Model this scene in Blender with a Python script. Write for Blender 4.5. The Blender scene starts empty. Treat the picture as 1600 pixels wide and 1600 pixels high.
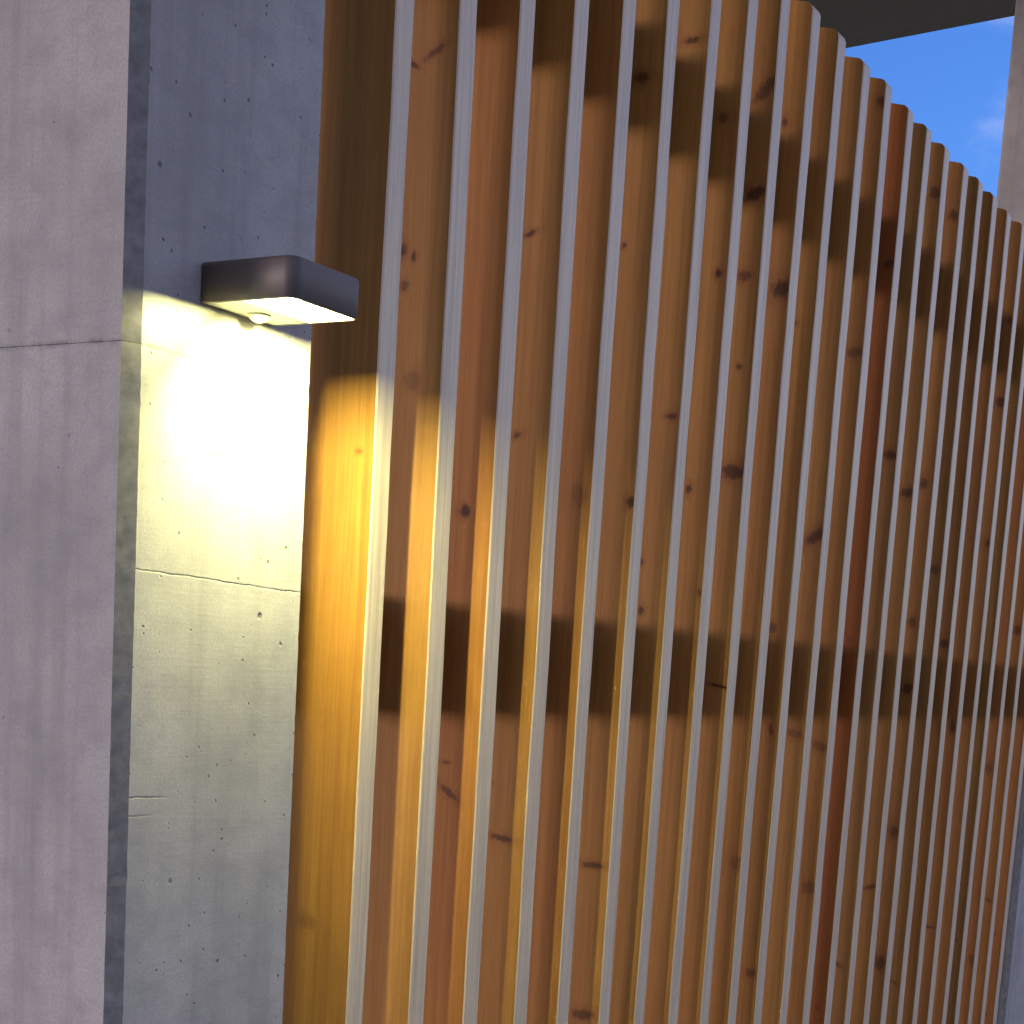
import bpy, bmesh, math, random
from mathutils import Vector, Matrix, noise

random.seed(7)
S = bpy.context.scene
COL = S.collection

# ------------------------------------------------------------------ camera
# world: X runs along the fence away from the viewer, Y points behind the fence, Z up
EYE = 1.60
F, PX, PY = 2535.0, 800.0, 1390.0           # focal length and principal point in photo pixels (1600 px wide)
RIGHT = Vector((0.51460965, -0.85521346, 0.06153739))
DOWN = Vector((-0.09047712, -0.12553193, -0.98795528))
FWD = Vector((0.85263755, 0.50284359, -0.14197719))
cam = bpy.data.cameras.new('camera')
cam_o = bpy.data.objects.new('camera', cam)
COL.objects.link(cam_o)
m = Matrix.Identity(4)
for i in range(3):
    m[i][0] = RIGHT[i]; m[i][1] = -DOWN[i]; m[i][2] = -FWD[i]
m[2][3] = EYE
cam_o.matrix_world = m
cam.sensor_width = 36.0
cam.lens = F / 1600.0 * 36.0
cam.shift_x = (800.0 - PX) / 1600.0
cam.shift_y = (PY - 800.0) / 1600.0
cam.clip_start = 0.05
cam.clip_end = 2000.0
S.camera = cam_o

# ------------------------------------------------------------------ world, sun, exposure
SUN_EL = math.radians(3.0)
CLOUD_LOC = (1.3, 0.7, 1.1)
SUN_AZ = math.atan2(-1.08, 1.0)             # clockwise from +Y
W = bpy.data.worlds.new('World'); S.world = W; W.use_nodes = True
nt = W.node_tree; nt.nodes.clear()
out = nt.nodes.new('ShaderNodeOutputWorld')
bg = nt.nodes.new('ShaderNodeBackground')
sky = nt.nodes.new('ShaderNodeTexSky')
sky.sky_type = 'NISHITA'; sky.sun_disc = False
sky.sun_elevation = SUN_EL; sky.sun_rotation = SUN_AZ % (2*math.pi)
sky.altitude = 200; sky.air_density = 1.0; sky.dust_density = 0.6; sky.ozone_density = 2.0
tint = nt.nodes.new('ShaderNodeMix'); tint.data_type = 'RGBA'; tint.blend_type = 'MULTIPLY'
tint.inputs['Factor'].default_value = 1.0; tint.inputs['B'].default_value = (0.24, 0.40, 0.86, 1)     # deep dusk blue
tcw = nt.nodes.new('ShaderNodeTexCoord')
mpw = nt.nodes.new('ShaderNodeMapping'); mpw.inputs['Scale'].default_value = (1.0, 1.0, 2.2); mpw.inputs['Location'].default_value = CLOUD_LOC
nzw = nt.nodes.new('ShaderNodeTexNoise'); nzw.inputs['Scale'].default_value = 2.1; nzw.inputs['Detail'].default_value = 9; nzw.inputs['Roughness'].default_value = 0.56
rpw = nt.nodes.new('ShaderNodeMapRange'); rpw.interpolation_type = 'SMOOTHSTEP'
rpw.inputs['From Min'].default_value = 0.45; rpw.inputs['From Max'].default_value = 0.64; rpw.inputs['To Max'].default_value = 0.92
mxw = nt.nodes.new('ShaderNodeMix'); mxw.data_type = 'RGBA'; mxw.inputs['B'].default_value = (2.40, 2.02, 1.76, 1)   # broken dusk cloud
bg.inputs['Strength'].default_value = 0.15
L = nt.links.new
L(tcw.outputs['Generated'], mpw.inputs['Vector']); L(mpw.outputs[0], nzw.inputs['Vector']); L(nzw.outputs['Fac'], rpw.inputs['Value'])
L(sky.outputs[0], tint.inputs['A']); L(tint.outputs['Result'], mxw.inputs['A']); L(rpw.outputs[0], mxw.inputs['Factor'])
L(mxw.outputs['Result'], bg.inputs['Color']); L(bg.outputs[0], out.inputs['Surface'])

sun = bpy.data.lights.new('sun', 'SUN')
sun.energy = 0.42; sun.angle = math.radians(14); sun.color = (1.0, 0.76, 0.73)
sun_o = bpy.data.objects.new('sun', sun); COL.objects.link(sun_o)
tr = -Vector((math.sin(SUN_AZ)*math.cos(SUN_EL), math.cos(SUN_AZ)*math.cos(SUN_EL), math.sin(SUN_EL)))
sun_o.rotation_euler = tr.to_track_quat('-Z', 'Y').to_euler()
sun_o.location = (-6, 8, 3)

S.view_settings.view_transform = 'Standard'
S.view_settings.look = 'None'
S.view_settings.exposure = 2.3
S.view_settings.gamma = 1.0
S.view_settings.use_curve_mapping = False

S.render.engine = 'CYCLES'
S.cycles.max_bounces = 6; S.cycles.diffuse_bounces = 3; S.cycles.glossy_bounces = 2
S.cycles.caustics_reflective = False; S.cycles.caustics_refractive = False

# ------------------------------------------------------------------ pixel -> point helpers (photo pixels)
def ray(u, v):
    return RIGHT*(u-PX) + DOWN*(v-PY) + FWD*F
def on_y(u, v, y):
    d = ray(u, v); p = d*(y/d.y); p.z += EYE; return p
def on_x(u, v, x):
    d = ray(u, v); p = d*(x/d.x); p.z += EYE; return p

# ------------------------------------------------------------------ node helpers
class NB:
    def __init__(s, name):
        s.m = bpy.data.materials.new(name); s.m.use_nodes = True
        s.t = s.m.node_tree; s.t.nodes.clear()
        s.out = s.t.nodes.new('ShaderNodeOutputMaterial')
        s.b = s.t.nodes.new('ShaderNodeBsdfPrincipled')
        s.l(s.b.outputs[0], s.out.inputs['Surface'])
    def n(s, k, **kw):
        o = s.t.nodes.new(k)
        for a, v in kw.items(): setattr(o, a, v)
        return o
    def l(s, a, b): s.t.links.new(a, b)
    def val(s, sock, v):
        if isinstance(v, (int, float, tuple, list)): sock.default_value = v
        else: s.l(v, sock)
    def math(s, op, a, b=0.0, c=None, clamp=False):
        o = s.n('ShaderNodeMath', operation=op, use_clamp=clamp)
        s.val(o.inputs[0], a); s.val(o.inputs[1], b)
        if c is not None: s.val(o.inputs[2], c)
        return o.outputs[0]
    def coord(s, scale=(1, 1, 1), loc=None, kind='Object'):
        t = s.n('ShaderNodeTexCoord'); mp = s.n('ShaderNodeMapping')
        mp.inputs['Scale'].default_value = scale
        if loc is not None: s.val(mp.inputs['Location'], loc)
        s.l(t.outputs[kind], mp.inputs['Vector']); return mp.outputs[0]
    def noise(s, vec, scale, detail=4, rough=0.55, dist=0.0):
        o = s.n('ShaderNodeTexNoise'); s.l(vec, o.inputs['Vector'])
        o.inputs['Scale'].default_value = scale; o.inputs['Detail'].default_value = detail
        o.inputs['Roughness'].default_value = rough; o.inputs['Distortion'].default_value = dist
        return o.outputs['Fac']
    def rng(s, v, a, b, c=0.0, d=1.0, smooth=False):
        o = s.n('ShaderNodeMapRange'); s.l(v, o.inputs['Value'])
        if smooth: o.interpolation_type = 'SMOOTHSTEP'
        for k, x in zip(('From Min', 'From Max', 'To Min', 'To Max'), (a, b, c, d)): o.inputs[k].default_value = x
        return o.outputs[0]
    def mix(s, f, a, b, blend='MIX'):
        o = s.n('ShaderNodeMix', data_type='RGBA', blend_type=blend)
        s.val(o.inputs['Factor'], f); s.val(o.inputs['A'], a); s.val(o.inputs['B'], b)
        return o.outputs['Result']
    def ramp(s, f, stops):
        o = s.n('ShaderNodeValToRGB'); s.l(f, o.inputs[0])
        e = o.color_ramp.elements
        while len(e) < len(stops): e.new(0.5)
        for i, (p, c) in enumerate(stops): e[i].position = p; e[i].color = c
        return o.outputs[0]
    def bump(s, h, strength, dist=0.002, nrm=None):
        o = s.n('ShaderNodeBump'); s.l(h, o.inputs['Height'])
        o.inputs['Strength'].default_value = strength; o.inputs['Distance'].default_value = dist
        if nrm is not None: s.l(nrm, o.inputs['Normal'])
        return o.outputs[0]

# ------------------------------------------------------------------ materials
def concrete():
    b = NB('board_formed_concrete')
    v = b.coord()
    big = b.noise(v, 3.0, 5, 0.6)
    mid = b.noise(b.coord((14, 14, 20)), 1.0, 6, 0.65)
    fine = b.noise(v, 260, 3, 0.7)
    streak = b.noise(b.coord((22, 22, 1.1)), 1.0, 5, 0.6)
    brush = b.noise(b.coord((9, 9, 190)), 1.0, 5, 0.7, 0.3)
    col = b.ramp(big, [(0.30, (0.295, 0.278, 0.278, 1)), (0.72, (0.465, 0.438, 0.430, 1))])
    col = b.mix(b.rng(mid, 0.46, 0.74, 0, 0.50), col, (0.19, 0.187, 0.196, 1))
    col = b.mix(b.rng(streak, 0.50, 0.72, 0, 0.50), col, (0.205, 0.195, 0.195, 1))
    col = b.mix(b.rng(streak, 0.46, 0.28, 0, 0.45), col, (0.42, 0.395, 0.375, 1))
    col = b.mix(b.rng(fine, 0.40, 0.66, 0, 0.42), col, (0.20, 0.20, 0.21, 1))
    col = b.mix(b.rng(brush, 0.56, 0.74, 0, 0.20), col, (0.205, 0.205, 0.20, 1))
    # air holes left by the formwork
    hole = None
    for sc, th, lo in ((18.0, 0.085, 0.66), (66.0, 0.17, 0.60)):
        vo = b.n('ShaderNodeTexVoronoi'); vo.inputs['Scale'].default_value = sc
        wob = b.n('ShaderNodeTexNoise'); wob.inputs['Scale'].default_value = 90; wob.inputs['Detail'].default_value = 3
        b.l(v, wob.inputs['Vector'])
        mixv = b.n('ShaderNodeVectorMath', operation='MULTIPLY_ADD')
        b.l(wob.outputs['Color'], mixv.inputs[0]); mixv.inputs[1].default_value = (0.006, 0.006, 0.006); b.l(v, mixv.inputs[2])
        b.l(mixv.outputs[0], vo.inputs['Vector'])
        sep = b.n('ShaderNodeSeparateColor'); b.l(vo.outputs['Color'], sep.inputs[0])
        rad = b.math('MULTIPLY', b.rng(sep.outputs[0], lo, 1.0, 0.0, 1.0), th)
        h = b.math('MULTIPLY', b.rng(b.math('SUBTRACT', vo.outputs['Distance'], rad), 0.03, -0.02, 0, 1), b.rng(sep.outputs[0], lo, lo+0.01, 0, 1))
        hole = h if hole is None else b.math('MAXIMUM', hole, h)
    # hairline cracks of the pours: z = z0 + slope*(x-x0), ragged
    geo = b.n('ShaderNodeNewGeometry'); sep = b.n('ShaderNodeSeparateXYZ'); b.l(geo.outputs['Position'], sep.inputs[0])
    rag = b.math('MULTIPLY', b.math('SUBTRACT', b.noise(v, 30, 6, 0.75), 0.5), 0.010)
    gate = b.rng(b.noise(v, 16, 3, 0.6), 0.33, 0.52, 0.25, 1)
    crack = None
    for (u0, v0), (u1, v1), fade in (((214, 889), (472, 927), None), ((203, 1276), (250, 1273), 1.60), ((203, 1247), (330, 1243), 1.63)):
        p0 = on_y(u0, v0, 1.5); p1 = on_y(u1, v1, 1.5); sl = (p1.z-p0.z)/(p1.x-p0.x)
        ln = b.math('MULTIPLY_ADD', b.math('SUBTRACT', sep.outputs[0], p0.x), sl, p0.z)
        dd = b.math('ABSOLUTE', b.math('ADD', b.math('SUBTRACT', sep.outputs[2], ln), rag))
        c = b.math('MULTIPLY', b.rng(dd, 0.0016, 0.0003, 0, 1), gate)
        if fade: c = b.math('MULTIPLY', c, b.rng(sep.outputs[0], fade, fade-0.05, 0, 1))
        c = b.math('MULTIPLY', c, b.rng(sep.outputs[0], 2.2, 2.1, 0, 1))
        c = b.math('MULTIPLY', c, b.rng(sep.outputs[0], 1.545, 1.552, 0, 1))
        crack = c if crack is None else b.math('MAXIMUM', crack, c)
    # cement bleed along the joint between the two pours
    jd = b.math('ABSOLUTE', b.math('ADD', b.math('SUBTRACT', sep.outputs[2], JOINT_Z), rag))
    bleed = b.math('MULTIPLY', b.rng(jd, 0.0060, 0.0005, 0, 1), b.rng(b.noise(v, 32, 4, 0.7), 0.38, 0.60, 0, 0.60))
    col = b.mix(b.math('MULTIPLY', hole, 0.80), col, (0.07, 0.067, 0.07, 1))
    col = b.mix(b.math('MULTIPLY', crack, 0.75), col, (0.06, 0.06, 0.06, 1))
    col = b.mix(bleed, col, (0.10, 0.095, 0.097, 1))
    b.l(col, b.b.inputs['Base Color'])
    b.b.inputs['Roughness'].default_value = 0.82
    h = b.math('ADD', b.math('MULTIPLY', brush, 0.32), b.math('MULTIPLY', mid, 0.5))
    h = b.math('ADD', h, b.math('MULTIPLY', fine, 0.25))
    h = b.math('SUBTRACT', h, b.math('MULTIPLY', b.math('MAXIMUM', hole, crack), 1.6))
    b.l(b.bump(h, 0.55, 0.0016), b.b.inputs['Normal'])
    return b.m

def wood_common(b):
    oi = b.n('ShaderNodeObjectInfo')
    off = b.n('ShaderNodeCombineXYZ')
    b.l(b.math('MULTIPLY', oi.outputs['Random'], 37.0), off.inputs[0])
    b.l(b.math('MULTIPLY', oi.outputs['Random'], 91.0), off.inputs[1])
    b.l(b.math('MULTIPLY', oi.outputs['Random'], 53.0), off.inputs[2])
    return oi, off.outputs[0]

def oiled_wood():
    b = NB('oiled_knotty_pine')
    oi, off = wood_common(b)
    tc = b.n('ShaderNodeTexCoord'); sp = b.n('ShaderNodeSeparateXYZ'); b.l(tc.outputs['Object'], sp.inputs[0])
    wob = b.noise(b.coord((110, 110, 70), off), 1.0, 3, 0.6)
    wobs = b.math('SUBTRACT', wob, 0.5)
    # knots: five custom vectors (y, z, half width) per board, plus half height
    knot = None; halo = None; dz_total = None
    for k in range(6):
        at = b.n('ShaderNodeAttribute', attribute_type='OBJECT', attribute_name='knot_%d' % k)
        s3 = b.n('ShaderNodeSeparateXYZ'); b.l(at.outputs['Vector'], s3.inputs[0])
        ah = b.n('ShaderNodeAttribute', attribute_type='OBJECT', attribute_name='knot_shape_%d' % k)
        s4 = b.n('ShaderNodeSeparateXYZ'); b.l(ah.outputs['Vector'], s4.inputs[0])
        dy = b.math('SUBTRACT', sp.outputs[1], s3.outputs[0])
        dz = b.math('SUBTRACT', b.math('SUBTRACT', sp.outputs[2], s3.outputs[1]), b.math('MULTIPLY', dy, s4.outputs[1]))
        dy = b.math('DIVIDE', dy, b.math('MAXIMUM', s3.outputs[2], 0.0001))
        dz = b.math('DIVIDE', dz, b.math('MAXIMUM', s4.outputs[0], 0.0001))
        d = b.math('SQRT', b.math('ADD', b.math('MULTIPLY', dy, dy), b.math('MULTIPLY', dz, dz)))
        d = b.math('ADD', d, b.math('MULTIPLY', wobs, 1.3))
        kk = b.math('MULTIPLY', b.rng(d, 1.20, 0.45, 0, 1, True), s4.outputs[2])
        hh = b.math('MULTIPLY', b.rng(d, 2.6, 0.6, 0, 1, True), s4.outputs[2])
        knot = kk if knot is None else b.math('MAXIMUM', knot, kk)
        halo = hh if halo is None else b.math('MAXIMUM', halo, hh)
    warp = b.math('MULTIPLY', halo, 0.9)
    # growth rings stretched along the board
    v = b.coord((75, 75, 1.3), off)
    va = b.n('ShaderNodeVectorMath', operation='ADD'); b.l(v, va.inputs[0])
    cx = b.n('ShaderNodeCombineXYZ'); b.l(warp, cx.inputs[0]); b.l(warp, cx.inputs[1]); b.l(cx.outputs[0], va.inputs[1])
    grain = b.noise(va.outputs[0], 1.0, 5, 0.6, 0.5)
    fib = b.noise(b.coord((420, 420, 9), off), 1.0, 3, 0.7)
    patch = b.noise(b.coord((5, 5, 1.7), off), 1.0, 4, 0.55)
    col = b.ramp(grain, [(0.25, (0.258, 0.114, 0.025, 1)), (0.50, (0.342, 0.166, 0.037, 1)), (0.75, (0.412, 0.215, 0.054, 1))])
    col = b.mix(b.rng(patch, 0.35, 0.70, 0, 0.55), col, (0.265, 0.120, 0.034, 1))
    col = b.mix(b.rng(fib, 0.50, 0.70, 0, 0.48), col, (0.22, 0.085, 0.032, 1))
    col = b.mix(1.0, col, oi.outputs['Color'], 'MULTIPLY')
    col = b.mix(b.math('MULTIPLY', halo, 0.55), col, (0.20, 0.060, 0.018, 1))
    col = b.mix(b.math('MULTIPLY', knot, 0.92), col, (0.045, 0.016, 0.007, 1))
    b.l(col, b.b.inputs['Base Color'])
    b.b.inputs['Roughness'].default_value = 0.62
    b.b.inputs['Specular IOR Level'].default_value = 0.25
    b.l(b.bump(fib, 0.55, 0.0012), b.b.inputs['Normal'])
    return b.m

def grey_wood():
    b = NB('weathered_pale_wood')
    oi, off = wood_common(b)
    g = b.noise(b.coord((120, 120, 2.2), off), 1.0, 5, 0.65, 0.4)
    f = b.noise(b.coord((600, 600, 25), off), 1.0, 3, 0.7)
    p = b.noise(b.coord((9, 9, 3.0), off), 1.0, 4, 0.6)
    col = b.ramp(g, [(0.28, (0.42, 0.34, 0.245, 1)), (0.55, (0.62, 0.505, 0.365, 1)), (0.78, (0.69, 0.58, 0.435, 1))])
    col = b.mix(b.rng(p, 0.50, 0.78, 0, 0.45), col, (0.42, 0.35, 0.285, 1))
    col = b.mix(b.rng(f, 0.52, 0.72, 0, 0.50), col, (0.33, 0.28, 0.23, 1))
    b.l(col, b.b.inputs['Base Color'])
    b.b.inputs['Roughness'].default_value = 0.40
    b.b.inputs['IOR'].default_value = 1.5
    b.b.inputs['Specular IOR Level'].default_value = 0.5
    b.l(b.bump(b.math('ADD', g, b.math('MULTIPLY', f, 0.6)), 0.4, 0.001), b.b.inputs['Normal'])
    return b.m

def plain(name, col, rough=0.5, metal=0.0, var=0.15, scale=60, bump=0.1):
    b = NB(name)
    n_ = b.noise(b.coord(), scale, 5, 0.6)
    dk = tuple(c*(1-var) for c in col[:3]) + (1,); lt = tuple(min(1, c*(1+var)) for c in col[:3]) + (1,)
    b.l(b.ramp(n_, [(0.3, dk), (0.7, lt)]), b.b.inputs['Base Color'])
    b.b.inputs['Roughness'].default_value = rough; b.b.inputs['Metallic'].default_value = metal
    if bump: b.l(b.bump(n_, bump, 0.001), b.b.inputs['Normal'])
    return b.m

def emitter(name, col, strength):
    mt = bpy.data.materials.new(name); mt.use_nodes = True
    t = mt.node_tree; t.nodes.clear()
    o = t.nodes.new('ShaderNodeOutputMaterial'); e = t.nodes.new('ShaderNodeEmission')
    e.inputs['Color'].default_value = col; e.inputs['Strength'].default_value = strength
    t.links.new(e.outputs[0], o.inputs['Surface']); return mt

JOINT_Z = on_y(355, 574, 1.5).z
M_CONC = concrete()
M_CHAM = plain('shade_darkened_concrete_chamfer', (0.19, 0.18, 0.175, 1), 0.85, 0, 0.30, 45, 0.5)  # the chamfer's shade is painted in as a darker concrete colour
M_OIL = oiled_wood()
M_GREY = grey_wood()
M_ROOF = plain('dark_olive_soffit_paint', (0.16, 0.15, 0.085, 1), 0.7, 0, 0.12, 25)
M_FASCIA = plain('dark_bronze_fascia_metal', (0.09, 0.085, 0.075, 1), 0.45, 0.4, 0.1, 30)
M_GROUND = plain('grey_concrete_paving', (0.27, 0.26, 0.25, 1), 0.85, 0, 0.25, 3, 0.3)
M_HOUSE = plain('satin_anthracite_plastic', (0.080, 0.066, 0.066, 1), 0.48, 0, 0.08, 300, 0.05)
M_BEZEL = plain('pale_grey_plastic', (0.42, 0.42, 0.36, 1), 0.5, 0, 0.04, 200, 0)
M_WHITE = plain('white_reflector_plastic', (0.82, 0.82, 0.80, 1), 0.4, 0, 0.02, 200, 0)
M_DOME = plain('milky_sensor_lens', (0.72, 0.72, 0.66, 1), 0.25, 0, 0.02, 200, 0)
M_SOLAR = plain('dark_blue_solar_glass', (0.015, 0.02, 0.045, 1), 0.12, 0, 0.1, 80, 0)
M_STEEL = plain('galvanised_screw_steel', (0.45, 0.45, 0.45, 1), 0.4, 0.9, 0.1, 200, 0)
M_LED = emitter('warm_white_led', (1.0, 0.97, 0.40, 1), 1450.0)

# ------------------------------------------------------------------ object helpers
def mesh_obj(name, bm, mats, parent=None, smooth=False):
    me = bpy.data.meshes.new(name); bm.normal_update(); bm.to_mesh(me); bm.free()
    for mt in (mats if isinstance(mats, (list, tuple)) else [mats]): me.materials.append(mt)
    if smooth:
        for p in me.polygons: p.use_smooth = True
    o = bpy.data.objects.new(name, me); COL.objects.link(o)
    if parent is not None: o.parent = parent
    return o
def tag(o, label, cat, group=None, kind=None):
    if label: o['label'] = label
    if cat: o['category'] = cat
    if group: o['group'] = group
    if kind: o['kind'] = kind
    return o
def empty(name, loc):
    o = bpy.data.objects.new(name, None); COL.objects.link(o); o.location = loc; o.empty_display_size = 0.1
    return o
def box(bm, a, b, bevel=0.0, seg=2):
    r = bmesh.ops.create_cube(bm, size=1.0)['verts']
    for v in r:
        v.co = Vector(tuple(a[i] if v.co[i] < 0 else b[i] for i in range(3)))
    if bevel:
        es = list({e for v in r for e in v.link_edges})
        bmesh.ops.bevel(bm, geom=es, offset=bevel, segments=seg, affect='EDGES', profile=0.5)

# ------------------------------------------------------------------ ground
bm = bmesh.new()
bmesh.ops.create_grid(bm, x_segments=4, y_segments=4, size=600)
g = mesh_obj('ground', bm, M_GROUND)
g['kind'] = 'structure'

# ------------------------------------------------------------------ concrete piers
ROOF_Z = EYE + 3.105
def roof_z(y): return ROOF_Z - 0.047*(y-2.32)

def pier(x0, x1, y0, y1, label, cham=(0.024, 0.011)):
    root = empty('concrete_pier', (x0, y0, 0))
    tag(root, label, 'pier', 'square concrete piers at the ends of the slat fence')
    cx, cy = cham
    c2 = 0.005
    prof = [(cx, 0), (x1-x0-c2, 0), (x1-x0, c2), (x1-x0, y1-y0-0.012), (x1-x0-0.012, y1-y0), (0.012, y1-y0), (0, y1-y0-0.012), (0, cy)]
    zt = roof_z(y0) + 0.02
    rnd = random.Random(int(x0*1000))
    for (za, zb) in ((0.0, JOINT_Z-0.00035), (JOINT_Z+0.00035, zt)):
        bm = bmesh.new()
        n = max(8, int((zb-za)/0.012))
        rings = []
        for i in range(n+1):
            z = za + (zb-za)*i/n
            e = 0.0005 if (i in (0, n)) else 0.0
            ring = []
            for j, (px, py) in enumerate(prof):
                jx = jy = 0.0
                if j in (0, 7, 1, 2):
                    a = 0.0005 if j == 0 else (0.0002 if j == 7 else 0.0004)
                    if rnd.random() < 0.06 and j in (0, 1, 2): a *= 2.5
                    if j == 0: jx = abs(rnd.gauss(0, a))
                    elif j == 7: jy = abs(rnd.gauss(0, a))
                    elif j == 1: jx = -abs(rnd.gauss(0, a))
                    else: jy = abs(rnd.gauss(0, a))
                ex = e if px < 0.1 else -e; ey = e if py < 0.1 else -e
                ring.append(bm.verts.new((px+jx+ex, py+jy+ey, z)))
            rings.append(ring)
        m_ = len(prof)
        for i in range(n):
            for j in range(m_):
                f = bm.faces.new((rings[i][j], rings[i][(j+1) % m_], rings[i+1][(j+1) % m_], rings[i+1][j]))
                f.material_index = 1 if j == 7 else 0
        bm.faces.new(rings[0][::-1]); bm.faces.new(rings[-1])
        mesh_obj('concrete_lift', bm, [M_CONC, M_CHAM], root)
    return root

near = pier(1.527, 1.893, 1.5, 1.89, 'concrete pier with the lit wall lamp, left of the slat fence')
far = pier(6.515, 6.875, 1.52, 1.88, 'far concrete pier, cut off by the right edge, behind the last slats')
# small filled anchor hole below the lamp
p = on_y(349, 660, 1.5)
bm = bmesh.new(); box(bm, (-0.010, -0.0006, -0.0045), (0.010, 0.004, 0.0045), 0.0005, 1)
o = mesh_obj('anchor_hole_filling', bm, M_CONC, near); o.location = (p.x-1.527, 0.0, p.z)

# ------------------------------------------------------------------ roof
bm = bmesh.new()
vs = []
for dz in (0.0, 0.32):
    for (x, y) in ((-3.5, 0.5), (8.05, 0.5), (8.05, 5.5), (-3.5, 5.5)):
        vs.append(bm.verts.new((x, y, roof_z(y)+dz)))
for f in ((3, 2, 1, 0), (4, 5, 6, 7), (0, 1, 5, 4), (1, 2, 6, 5), (2, 3, 7, 6), (3, 0, 4, 7)):
    bm.faces.new([vs[i] for i in f])
roof_root = empty('canopy_roof', (0, 0, 0))
tag(roof_root, 'dark olive underside of the flat roof above the slat fence, against the sky', 'roof')
mesh_obj('soffit_slab', bm, M_ROOF, roof_root)
for (a, b_) in (((-3.53, 0.5), (-3.503, 5.5)), ((8.053, 0.5), (8.08, 5.5))):
    bm = bmesh.new()
    v8 = []
    for dz in (0.015, 0.36):
        for (x, y) in ((a[0], a[1]), (b_[0], a[1]), (b_[0], b_[1]), (a[0], b_[1])):
            v8.append(bm.verts.new((x, y, roof_z(y)+dz)))
    for f in ((3, 2, 1, 0), (4, 5, 6, 7), (0, 1, 5, 4), (1, 2, 6, 5), (2, 3, 7, 6), (3, 0, 4, 7)):
        bm.faces.new([v8[i] for i in f])
    mesh_obj('fascia', bm, M_FASCIA, roof_root)

# ------------------------------------------------------------------ slat fence
D = 1.54                                      # plane of the slat fronts
A = [600, 700, 791, 874, 949.5, 1018, 1083, 1140, 1190.5, 1241, 1282.5, 1324, 1362, 1399, 1430.5, 1461, 1494, 1519, 1542.5, 1566, 1593]
B = [545, 643, 729.5, 809.5, 875, 941, 997, 1051, 1101, 1142, 1184.5, 1226, 1262.5, 1296, 1327.5, 1358, 1384, 1410, 1433, 1457.5, 1480.5, 1500, 1521, 1541, 1561]
PITCH, T0, DEPTH = 0.1166*D, 0.0485, 0.150
X0 = 1.368*D
TOP_F = EYE + 1.515                           # top of the front face, below the worn corner
Z0 = 0.06
fence = empty('slat_fence', (X0, D, 0))
tag(fence, 'tall fence of upright knotty timber slats with grey front edges, between the concrete piers', 'fence')

# tint of the oiled side of each slat, following the photograph (1 = average); far slats also darkened for weaker sun
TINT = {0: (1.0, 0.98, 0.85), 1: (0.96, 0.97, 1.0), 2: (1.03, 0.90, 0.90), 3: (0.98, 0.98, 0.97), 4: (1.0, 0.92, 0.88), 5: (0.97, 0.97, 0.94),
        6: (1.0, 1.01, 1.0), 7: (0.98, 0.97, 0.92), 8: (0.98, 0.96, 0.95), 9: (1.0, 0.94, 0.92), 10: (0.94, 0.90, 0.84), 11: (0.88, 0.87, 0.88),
        12: (0.90, 0.84, 0.82), 13: (0.66, 0.42, 0.30), 14: (0.84, 0.84, 0.90), 15: (0.82, 0.80, 0.80), 16: (0.75, 0.70, 0.68), 17: (0.80, 0.78, 0.80)}
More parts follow.
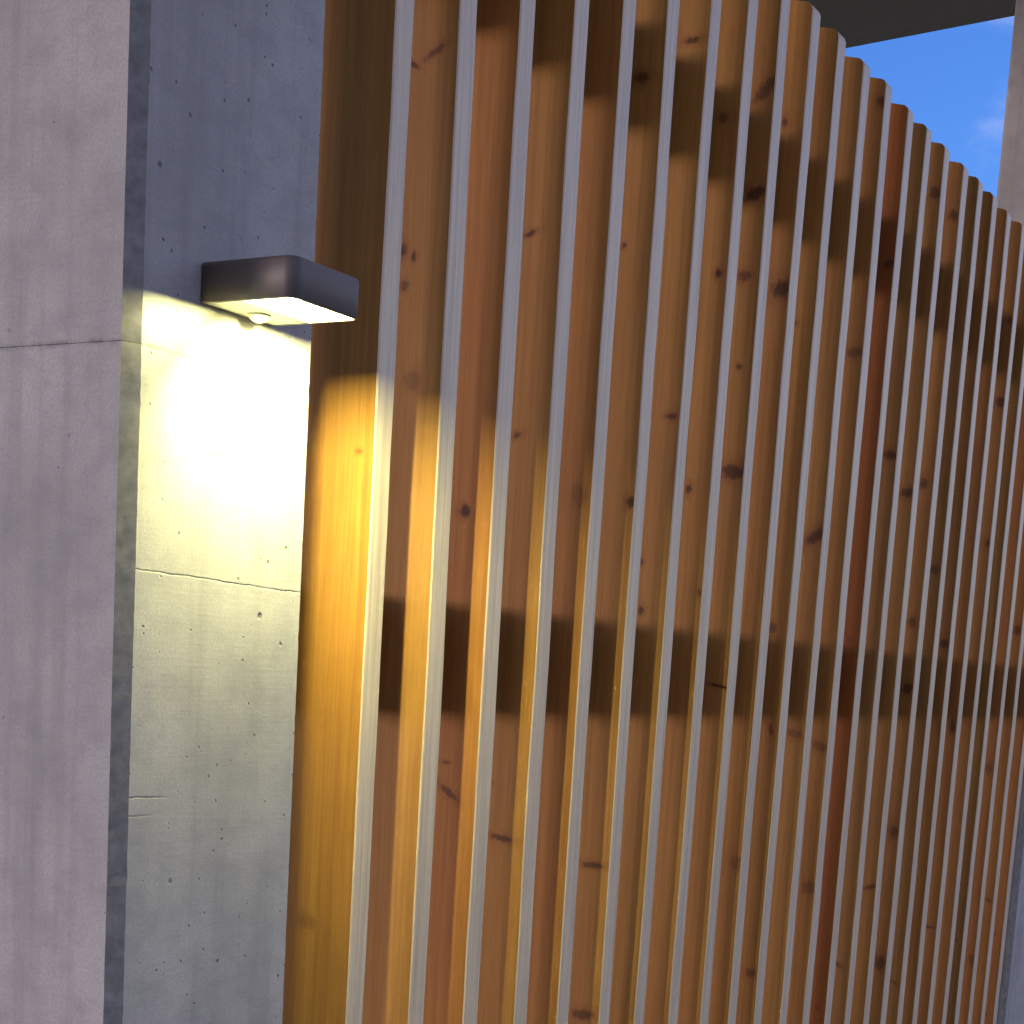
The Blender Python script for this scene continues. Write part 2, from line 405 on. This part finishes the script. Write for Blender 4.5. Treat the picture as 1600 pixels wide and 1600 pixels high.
# knots seen in the photograph: pixel x, y, half width, half height, tilt, darkness
KN = [(650, 103, 10, 4, 0.5, 0.8), (682, 82, 20, 6, -0.5, 0.75), (632, 392, 6, 10, 0, 0.9), (648, 402, 5, 8, 0, 0.95), (634, 447, 7, 8, 0, 0.7), (643, 595, 15, 14, 0, 0.35), (640, 707, 10, 3, 0, 0.7),
      (830, 366, 12, 4, -0.3, 0.9), (808, 680, 8, 5, -0.3, 0.85), (728, 799, 9, 9, 0, 1.0), (905, 775, 14, 20, 0, 0.35), (985, 785, 7, 9, 0, 0.95), (977, 384, 4, 4, 0, 0.8),
      (1080, 62, 12, 5, 0, 0.9), (1005, 122, 13, 8, 0, 0.75), (1195, 142, 18, 13, -0.7, 0.75), (1130, 182, 9, 8, 0, 0.6), (1180, 303, 16, 10, -0.2, 0.85), (1225, 190, 4, 7, 0, 0.8),
      (1122, 427, 6, 6, 0, 0.95), (1164, 431, 11, 8, 0, 0.7), (1222, 451, 18, 13, 0, 0.9), (1048, 650, 8, 5, 0, 0.8), (1155, 573, 5, 4, 0, 0.7), (1076, 763, 5, 7, 0, 0.95),
      (1145, 737, 20, 11, 0, 0.85), (1275, 838, 17, 10, -0.5, 0.85), (1391, 711, 11, 7, 0, 0.8), (1418, 770, 11, 7, 0, 0.85), (1443, 755, 6, 8, 0, 0.8), (1335, 551, 11, 8, 0, 0.6),
      (1565, 628, 8, 8, 0, 0.9), (1380, 160, 12, 7, 0.3, 0.7), (1462, 302, 10, 9, 0, 0.75), (1490, 336, 8, 9, 0, 0.8), (1388, 412, 9, 7, 0, 0.8), (1460, 890, 8, 7, 0, 0.6), (1425, 972, 7, 8, 0, 0.7),
      (1475, 1006, 8, 8, 0, 0.8), (1418, 1076, 8, 8, 0, 0.85), (1488, 1135, 5, 13, 0, 0.9), (1590, 985, 6, 7, 0, 0.8), (1397, 1300, 8, 11, 0, 0.7), (1360, 1386, 11, 4, -0.3, 0.7), (1155, 1350, 16, 11, 0, 0.35),
      (1175, 1520, 8, 8, 0, 0.6), (1265, 1386, 13, 11, 0, 0.45), (1205, 1140, 5, 9, 0.6, 0.7), (1240, 1146, 14, 6, 0.2, 0.5), (1282, 1166, 14, 7, 0.2, 0.5), (785, 1310, 18, 5, 0.1, 0.8),
      (925, 1352, 19, 5, 0, 0.8), (700, 1238, 16, 6, 0.6, 0.75), (697, 1191, 9, 3, 0, 0.7), (908, 1586, 20, 8, -0.1, 0.75), (581, 1405, 7, 6, 0, 0.8), (630, 1440, 15, 5, 0, 0.5), (1098, 928, 12, 5, 0.2, 0.6),
      (1205, 982, 9, 8, 0, 0.6), (1001, 954, 5, 7, 0, 0.85), (1002, 878, 4, 5, 0, 0.7), (1376, 1504, 8, 13, 0, 0.8), (1128, 1073, 22, 2, 0.15, 1.0), (560, 705, 6, 4, 0, 0.5), (620, 1200, 14, 4, 0, 0.4), (760, 1222, 10, 3, 0, 0.4),
      (1545, 850, 6, 6, 0, 0.7), (1520, 1500, 6, 10, 0, 0.5), (1240, 505, 5, 4, 0, 0.6), (1580, 500, 6, 6, 0, 0.6), (480, 1440, 20, 10, 0, 0.25), (1330, 1000, 7, 5, 0, 0.4), (1545, 1200, 5, 8, 0, 0.5), (1070, 1580, 10, 9, 0.2, 0.5)]
rnd = random.Random(11)
slats = []
for n in range(25):
    nomx = X0 + PITCH*n
    pb = on_y(B[n], 1520, D)
    if n < len(A):
        pa = on_y(A[n], 400, D)
        tilt = max(-0.004, min(0.004, (pa.x-pb.x)/(pa.z-pb.z)))
        xm = 0.5*(pa.x+pb.x); zm = 0.5*(pa.z+pb.z)
    else:
        tilt = 0.0; xm = pb.x; zm = EYE
    xm = nomx + max(-0.02, min(0.02, xm-nomx))
    xb = xm + tilt*(Z0-zm)
    t = T0 * (1 + max(-0.06, min(0.06, rnd.gauss(0, 0.03))))
    bm = bmesh.new()
    H = TOP_F - Z0 + rnd.uniform(-0.004, 0.004)
    bv = 0.0022
    segs = 30
    seed = n*13.7
    def wob(z, k):
        return 0.0019*noise.noise(Vector((seed+k*5.1, z*3.1, 0.3))) + 0.0014*noise.noise(Vector((seed+k*9.4, z*14.0, 2.3)))
    prof = [(0.0, bv), (bv, 0.0), (t-bv, 0.0), (t, bv), (t, DEPTH-bv), (t-bv, DEPTH), (bv, DEPTH), (0.0, DEPTH-bv)]
    rings = []
    for i in range(segs+1):
        z = H*i/segs
        ring = []
        for j, (px, py) in enumerate(prof):
            dx = wob(z, 0 if px < t/2 else 1); dy = 0.6*wob(z, 2) if py < DEPTH/2 else 0.0
            zz = z
            if i == segs: zz = z + (0.0 if py < 0.01 else 0.016 + 0.25*(py-0.012))
            ring.append(bm.verts.new((px+dx, py+dy, zz)))
        rings.append(ring)
    m_ = len(prof)
    for i in range(segs):
        for j in range(m_):
            f = bm.faces.new((rings[i][j], rings[i][(j+1) % m_], rings[i+1][(j+1) % m_], rings[i+1][j]))
            f.material_index = 1 if j in (0, 1, 2) else 0
    # worn rounded corner, then the sloping top cut
    r1 = [bm.verts.new((v.co.x, y_, H+zz)) for v, y_, zz in ((rings[-1][0], 0.0045, 0.0085), (rings[-1][3], 0.0045, 0.0085), (rings[-1][0], 0.0125, 0.0155), (rings[-1][3], 0.0125, 0.0155))]
    R_ = rings[-1]
    bm.faces.new((R_[0], R_[1], R_[2], R_[3], r1[1], r1[0])).material_index = 1
    bm.faces.new((r1[0], r1[1], r1[3], r1[2]))
    bm.faces.new((r1[2], r1[3], R_[4], R_[5], R_[6], R_[7]))
    bm.faces.new((R_[3], R_[4], r1[3], r1[1])); bm.faces.new((R_[7], R_[0], r1[0], r1[2]))
    bm.faces.new(rings[0][::-1])
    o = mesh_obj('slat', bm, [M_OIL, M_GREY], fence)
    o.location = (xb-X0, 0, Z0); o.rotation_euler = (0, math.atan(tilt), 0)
    tn = TINT.get(n, (0.70+0.1*rnd.random(), 0.64+0.08*rnd.random(), 0.60+0.1*rnd.random()))  # farthest slats: weaker sunlight put into the tint
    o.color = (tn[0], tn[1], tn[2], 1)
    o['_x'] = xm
    slats.append(o)

cnt = [0]*25
for (u, v, hw, hh, tl, dk) in KN:
    for n in range(25):
        q = on_x(u, v, slats[n]['_x'])
        if q.y >= D-0.001:
            dist = q.x/ (RIGHT*(u-PX) + DOWN*(v-PY) + FWD*F).x       # scale: metres per photo pixel
            if cnt[n] < 6 and q.y < D+DEPTH:
                k = cnt[n]; cnt[n] += 1
                slats[n]['knot_%d' % k] = (q.y-D, q.z-Z0, hw*dist*1.15)
                slats[n]['knot_shape_%d' % k] = (hh*dist*1.15, tl, dk)
            break
for n in range(25):
    del slats[n]['_x']
    while cnt[n] < 6:
        k = cnt[n]; cnt[n] += 1
        if k < 3 or rnd.random() < 0.3:
            # outside the picture's rows: the low part of the boards
            slats[n]['knot_%d' % k] = (rnd.uniform(0.02, 0.13), rnd.uniform(0.1, 0.75), rnd.uniform(0.007, 0.02))
            slats[n]['knot_shape_%d' % k] = (rnd.uniform(0.004, 0.012), rnd.uniform(-0.4, 0.4), rnd.uniform(0.4, 0.95))
        else:
            slats[n]['knot_%d' % k] = (0.0, -9.0, 0.001); slats[n]['knot_shape_%d' % k] = (0.001, 0.0, 0.0)

# rails the slats are screwed to, on the back
for zc in (-1.46, -0.004, 1.155):
    bm = bmesh.new(); box(bm, (0, 0, -0.098), (6.513-1.895, 0.045, 0.098), 0.003, 1)
    o = mesh_obj('rail', bm, M_OIL, fence); o.location = (1.895-X0, DEPTH+0.0012, EYE+zc); o.color = (0.8, 0.8, 0.8, 1)
    for k in range(6):
        o['knot_%d' % k] = (0.0, -9.0, 0.001); o['knot_shape_%d' % k] = (0.001, 0.0, 0.0)

# ------------------------------------------------------------------ solar wall lamp
LX0, LX1 = 1.103*1.5, 1.200*1.5
LY0, LY1 = 1.346, 1.4985                       # front .. wall side
LZ0, LZ1 = EYE+0.4275, EYE+0.4795
lamp = empty('wall_lamp', ((LX0+LX1)/2, LY1, LZ0))
tag(lamp, 'dark box-shaped outdoor wall lamp with motion sensor, lit, on the concrete pier', 'lamp')
lx, ly, lz = (LX1-LX0), (LY1-LY0), (LZ1-LZ0)
def rrect(x0, x1, y0, y1, r, seg=6):
    pts = []
    # rounded at the two front corners (y0), square at the wall
    for cx, cy, a0 in ((x0+r, y0+r, 180), (x1-r, y0+r, 270)):
        for i in range(seg+1):
            a = math.radians(a0+90*i/seg); pts.append((cx+r*math.cos(a), cy+r*math.sin(a)))
    return pts + [(x1, y1), (x0, y1)]
hx = lx/2
wall_t = 0.004
# recess for the light, seen from below
RX0, RX1, RY0, RY1 = -hx+0.007, hx-0.006, -ly+0.008, -ly+0.084
RD = 0.027
outer = rrect(-hx, hx, -ly, 0.0, 0.016)
bm = bmesh.new()
rings = []
for z, ins in ((0.0, 0.0012), (0.0012, 0.0), (lz-0.0045, 0.0), (lz-0.0013, 0.0013), (lz, 0.0045)):
    pts = rrect(-hx+ins, hx-ins, -ly+ins, 0.0-ins*0.2, 0.016)
    rings.append([bm.verts.new((x, y, z)) for x, y in pts])
k = len(outer)
for i in range(len(rings)-1):
    for j in range(k):
        bm.faces.new((rings[i][j], rings[i][(j+1) % k], rings[i+1][(j+1) % k], rings[i+1][j]))
bm.faces.new(rings[-1])
# inner lining so that no light leaks through the shell
inn = []
for z in (0.0, lz-0.006):
    inn.append([bm.verts.new((x, y, z)) for x, y in rrect(-hx+wall_t, hx-wall_t, -ly+wall_t, -wall_t, 0.013)])
for j in range(k):
    bm.faces.new((inn[1][j], inn[1][(j+1) % k], inn[0][(j+1) % k], inn[0][j]))
    bm.faces.new((rings[0][(j+1) % k], rings[0][j], inn[0][j], inn[0][(j+1) % k]))
bm.faces.new(inn[1][::-1])
housing = mesh_obj('housing', bm, M_HOUSE, lamp)
for p_ in housing.data.polygons: p_.use_smooth = abs(p_.normal.z) < 0.3
# pale bottom plate with the light window cut out: four bars
bm = bmesh.new()
zb0, zb1 = 0.0006, 0.0030
bx0, bx1, by0, by1 = -hx+wall_t+0.0002, hx-wall_t-0.0002, -ly+wall_t+0.0002, -wall_t-0.0002
box(bm, (bx0, RY1, zb0), (bx1, by1, zb1))
box(bm, (bx0, by0+0.004, zb0), (RX0, RY1-0.00005, zb1)); box(bm, (RX1, by0+0.004, zb0), (bx1, RY1-0.00005, zb1))
box(bm, (RX0+0.00005, by0, zb0), (RX1-0.00005, RY0, zb1))
plate = mesh_obj('bottom_plate', bm, M_BEZEL, lamp)
# thin dark seal between plate and light window
bm = bmesh.new(); box(bm, (RX0-0.001, RY1-0.0006, -0.0002), (RX1, RY1+0.0016, 0.0005))
mesh_obj('window_seal', bm, M_HOUSE, plate)
# white reflector tray around the leds (open below)
bm = bmesh.new()
v = [bm.verts.new((x, y, z)) for z in (zb1+0.0002, RD) for x, y in ((RX0, RY0), (RX1, RY0), (RX1, RY1), (RX0, RY1))]
for f in ((4, 5, 1, 0), (5, 6, 2, 1), (6, 7, 3, 2), (7, 4, 0, 3), (7, 6, 5, 4)):
    bm.faces.new([v[i] for i in f])
refl = mesh_obj('reflector_tray', bm, M_WHITE, lamp)
bm = bmesh.new()
q = [bm.verts.new(c) for c in ((-0.026, RY0+0.020, RD-0.0255), (0.003, RY0+0.020, RD-0.001), (0.003, RY0+0.036, RD-0.001), (-0.026, RY0+0.036, RD-0.0255))]
bm.faces.new(q[::-1])
mesh_obj('led_board', bm, M_LED, refl)
# motion sensor dome
bm = bmesh.new()
bmesh.ops.create_uvsphere(bm, u_segments=24, v_segments=12, radius=0.0135)
for v_ in bm.verts: v_.co.z *= 0.80
dome = mesh_obj('sensor_dome', bm, M_DOME, lamp, True); dome.location = (0.008, -0.030, 0.0005)
bm = bmesh.new()
bmesh.ops.create_cone(bm, cap_ends=True, segments=28, radius1=0.0155, radius2=0.0165, depth=0.0022)
col_ = mesh_obj('sensor_collar', bm, M_BEZEL, lamp); col_.location = (0.008, -0.030, -0.0005)
# solar panel on top, wall bracket
bm = bmesh.new(); box(bm, (-hx+0.012, -ly+0.014, lz-0.0005), (hx-0.012, -0.012, lz+0.0012), 0.0005, 1)
mesh_obj('solar_panel', bm, M_SOLAR, lamp)
bm = bmesh.new(); box(bm, (-0.045, -0.0002, 0.008), (0.045, 0.0014, 0.044))
mesh_obj('wall_bracket', bm, M_STEEL, lamp)
